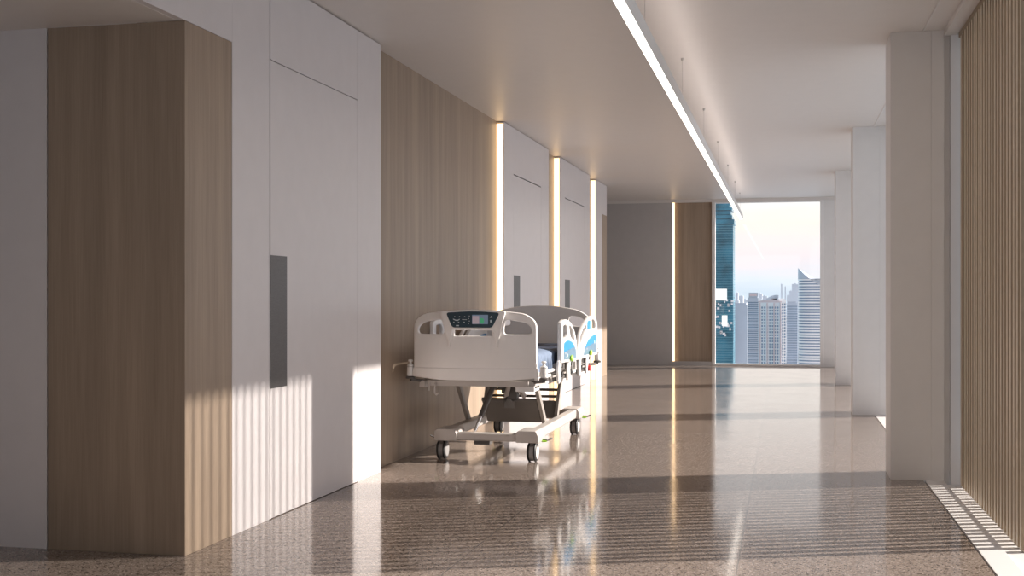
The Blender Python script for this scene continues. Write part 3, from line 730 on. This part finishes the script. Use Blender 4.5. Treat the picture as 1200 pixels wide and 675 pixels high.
def tower(name, label, x0, x1, Y, depth, zt, wall, bands, bmat, fl=3.4, zlow=-75, grid=None, cat='tower'):
    """a slab tower: body, floor-by-floor glazing bands set into it, roof parapet"""
    o = (0.5 * (x0 + x1), Y, ZB)
    e = empty(name, o, label, cat)
    B().box(x0, x1, Y, Y + depth, ZB, zt).build('body', wall, e, o, smooth=False)
    b = B(); z = zlow
    while z + fl < zt - 2:
        if grid:
            n = grid
            w = (x1 - x0) / n
            for i in range(n):
                b.box(x0 + w * (i + 0.22), x0 + w * (i + 0.80), Y - 0.25, Y + 0.3, z + fl * 0.25, z + fl * 0.85)
            m = max(2, int(depth / w))
            for i in range(m):
                wd = depth / m
                b.box(x1 - 0.3, x1 + 0.25, Y + wd * (i + 0.22), Y + wd * (i + 0.8), z + fl * 0.25, z + fl * 0.85)
        else:
            b.box(x0 - 0.2, x1 + 0.2, Y - 0.25, Y + depth * 0.98, z + fl * 0.35, z + fl * bands)
        z += fl
    b.build('windows', bmat, e, o, smooth=False)
    B().box(x0 + 1, x1 - 1, Y + 1, Y + depth - 1, zt, zt + 1.5).build('roof_parapet', wall, e, o, smooth=False)
    return e, o
# teal glass tower with a stepped top
Y = 900.0
x1 = PX(859, Y); x0 = x1 - 34
o = (x0 + 17, Y, ZB)
e = empty('glass_tower', o, 'tall teal glass tower with stepped boxes at the left edge of the window', 'tower')
B().box(x0, x1, Y, Y + 34, ZB, PZ(263, 859, Y)).build('body', 'c_teal', e, o, smooth=False)
b = B(); z = PZ(264, 859, Y)
while z > -70:
    b.box(x0 - 0.3, x1 + 0.3, Y - 0.3, Y + 34.3, z - 0.35, z); z -= 1.9
b.build('floor_bands', 'c_teal2', e, o, smooth=False)
for (p1, q0, q1) in ((860.5, 263, 257), (858, 257, 252), (856.5, 252, 247), (858, 247, 243), (855, 243, 238), (857, 238, 230), (854, 230, 222), (852, 222, 205)):
    z0, z1 = PZ(q0, 858, Y), PZ(q1, 858, Y)
    sb = B().box(x0 + 2, PX(p1, Y), Y + random.uniform(-1.5, 1.5), Y + 30, z0 + 0.4, z1).build('stepped_box', 'c_teal', e, o, smooth=False)
    B().box(x0 + 1.8, PX(p1, Y) + 0.4, Y - 1.8, Y + 30.3, z0, z0 + 0.7).build('box_slab', 'c_teal2', sb, None, smooth=False) if False else None
for k in range(26):                          # random paler window panes in the lower storeys
    px = random.uniform(838, 857); py = random.uniform(352, 400)
    x = PX(px, Y); z = PZ(py, px, Y)
    if k < 26: B().box(x, x + random.uniform(0.9, 2.2), Y - 0.5, Y, z, z + 1.6).build('bright_window', 'c_white', e, o, smooth=False)
B().box(PX(838.5, Y), PX(852, Y), Y - 1.0, Y - 0.3, PZ(352, 845, Y), PZ(338.5, 845, Y)).build('billboard', 'board', e, o, smooth=False)
B().box(PX(846, Y), PX(852.5, Y), Y - 1.0, Y - 0.3, PZ(382, 848, Y), PZ(369.5, 848, Y)).build('billboard', 'board', e, o, smooth=False)
# towers to its right
Y = 1050.0
tower('office_block', 'plain blue-grey block low beside the teal glass tower', PX(858, Y), PX(876, Y), Y, 30, PZ(357, 868, Y), 'c_grey', 0.6, 'c_grey')
Y = 1000.0
e, o = tower('striped_tower', 'blue-grey striped tower with a pink rooftop sign left of the white gridded tower', PX(876.5, Y), PX(889, Y), Y, 26, PZ(348.5, 882, Y), 'c_grey', 0.8, 'c_glass', fl=1.7)
B().box(PX(877.5, Y), PX(888.5, Y), Y - 0.5, Y + 6, PZ(348, 882, Y), PZ(343, 882, Y)).build('rooftop_sign', 'c_grey', e, o, smooth=False)
B().box(PX(878.5, Y), PX(887, Y), Y - 0.8, Y - 0.3, PZ(347, 882, Y), PZ(344, 882, Y)).build('sign_face', 'c_pink', e, o, smooth=False)
Y = 950.0
e, o = tower('apartment_tower', 'white gridded apartment tower in the middle of the window view', PX(888.5, Y), PX(916, Y), Y, 14, PZ(354.5, 902, Y), 'c_white', 0, 'c_glass', fl=2.4, grid=9)
b = B(); xa, xb = PX(888.5, Y), PX(916, Y)
b.plate([[(xa, PZ(355, 902, Y)), (xb, PZ(355, 902, Y)), (xb, PZ(353, 902, Y))] + [(xb + (xa - xb) * t / 8, PZ(353, 902, Y) + 1.6 * math.sin(math.pi * t / 8)) for t in range(1, 8)] + [(xa, PZ(353, 902, Y))]], 12, lambda u, v, w: (u, Y + 6.5 + w, v))
b.build('roof_crown', 'c_pink', e, o, smooth=False)
for px in (890.5, 899, 907, 914.5):
    x = PX(px, Y); B().box(x - 0.5, x + 0.5, Y - 1.2, Y, ZB, PZ(355, 902, Y)).build('pilaster', 'c_pink', e, o, smooth=False)
Y = 985.0
e, o = tower('apartment_tower', 'grey tower with a curved roof fin rising behind the white gridded tower', PX(903, Y), PX(921, Y), Y, 24, PZ(352, 912, Y), 'c_white', 0, 'c_glass', fl=2.4, grid=6)
b = B()
fin = [(PX(898, Y), PZ(353, 905, Y)), (PX(911.5, Y), PZ(353, 905, Y)), (PX(911.5, Y), PZ(345.5, 905, Y))] + [(PX(911.5 - 13.5 * t / 6, Y), PZ(345.5 + 4.5 * (t / 6) ** 2, 905, Y)) for t in range(1, 7)]
b.plate([fin], 14, lambda u, v, w: (u, Y + 8 + w, v)); b.build('roof_fin', 'c_grey', e, o, smooth=False)
B().box(PX(910.5, Y), PX(912.5, Y), Y - 1.5, Y + 2, ZB, PZ(346, 912, Y)).build('corner_fin', 'c_grey', e, o, smooth=False)
Y = 1150.0
tower('apartment_tower', 'narrow blue-grey tower between the white gridded tower and the curved tower', PX(922, Y), PX(934, Y), Y, 26, PZ(355, 928, Y), 'c_grey', 0, 'c_glass', fl=2.3, grid=6)
# curved white tower at right
Y = 900.0
xa, xb = PX(936.5, Y), PX(973, Y); zt0, zt1 = PZ(325, 937, Y), PZ(331, 961, Y)
xm, hw = (xa + xb) / 2, (xb - xa) / 2
o = (xm, Y, ZB)
e = empty('curved_tower', o, 'white tower with rounded face and slanted crown at the right edge of the window', 'tower')
arc = [(xm + hw * math.cos(math.pi + math.pi * t / 20), Y + 9 - 9 * math.sin(math.pi * t / 20)) for t in range(21)]
def ring(k, out=0.0): return [(xm + (x - xm) * (1 + out / hw), y - (out if y < Y + 8.9 else 0)) for x, y in arc] + [(xb + out, Y + 24), (xa - out, Y + 24)]
def prism(b, loop, z0, z1):
    vs = [[b.bm.verts.new((x, y, z)) for x, y in loop] for z in (z0, z1)]
    n = len(loop)
    for i in range(n): b.bm.faces.new((vs[0][i], vs[0][(i + 1) % n], vs[1][(i + 1) % n], vs[1][i]))
    b.bm.faces.new(list(reversed(vs[0]))); b.bm.faces.new(vs[1])
b = B(); prism(b, ring(0), ZB, zt0 - 1); b.build('body', 'c_mid', e, o, smooth=False)
b = B(); z = zt0 - 1.2
while z > -75:
    prism(b, ring(0, 0.6), z - 1.15, z); z -= 2.1
b.build('balcony_bands', 'c_white', e, o, smooth=False)
cb = B()
lo = ring(0, 0.6); vs0 = [cb.bm.verts.new((x, y, zt0 - 1)) for x, y in lo]
def ctop(x): return PZ(315, 940, Y) - (x - xa) / (xb - xa) * 14 + 3.0 * ((x - xm) / hw) ** 2 - 3.0
vs1 = [cb.bm.verts.new((x, y, ctop(x))) for x, y in lo]
n = len(lo)
for i in range(n): cb.bm.faces.new((vs0[i], vs0[(i + 1) % n], vs1[(i + 1) % n], vs1[i]))
cb.bm.faces.new(vs1); cb.bm.faces.new(list(reversed(vs0)))
cb.build('slanted_crown', 'c_grey', e, o, smooth=False)
# far blocks along the horizon, haze put into their pale colour
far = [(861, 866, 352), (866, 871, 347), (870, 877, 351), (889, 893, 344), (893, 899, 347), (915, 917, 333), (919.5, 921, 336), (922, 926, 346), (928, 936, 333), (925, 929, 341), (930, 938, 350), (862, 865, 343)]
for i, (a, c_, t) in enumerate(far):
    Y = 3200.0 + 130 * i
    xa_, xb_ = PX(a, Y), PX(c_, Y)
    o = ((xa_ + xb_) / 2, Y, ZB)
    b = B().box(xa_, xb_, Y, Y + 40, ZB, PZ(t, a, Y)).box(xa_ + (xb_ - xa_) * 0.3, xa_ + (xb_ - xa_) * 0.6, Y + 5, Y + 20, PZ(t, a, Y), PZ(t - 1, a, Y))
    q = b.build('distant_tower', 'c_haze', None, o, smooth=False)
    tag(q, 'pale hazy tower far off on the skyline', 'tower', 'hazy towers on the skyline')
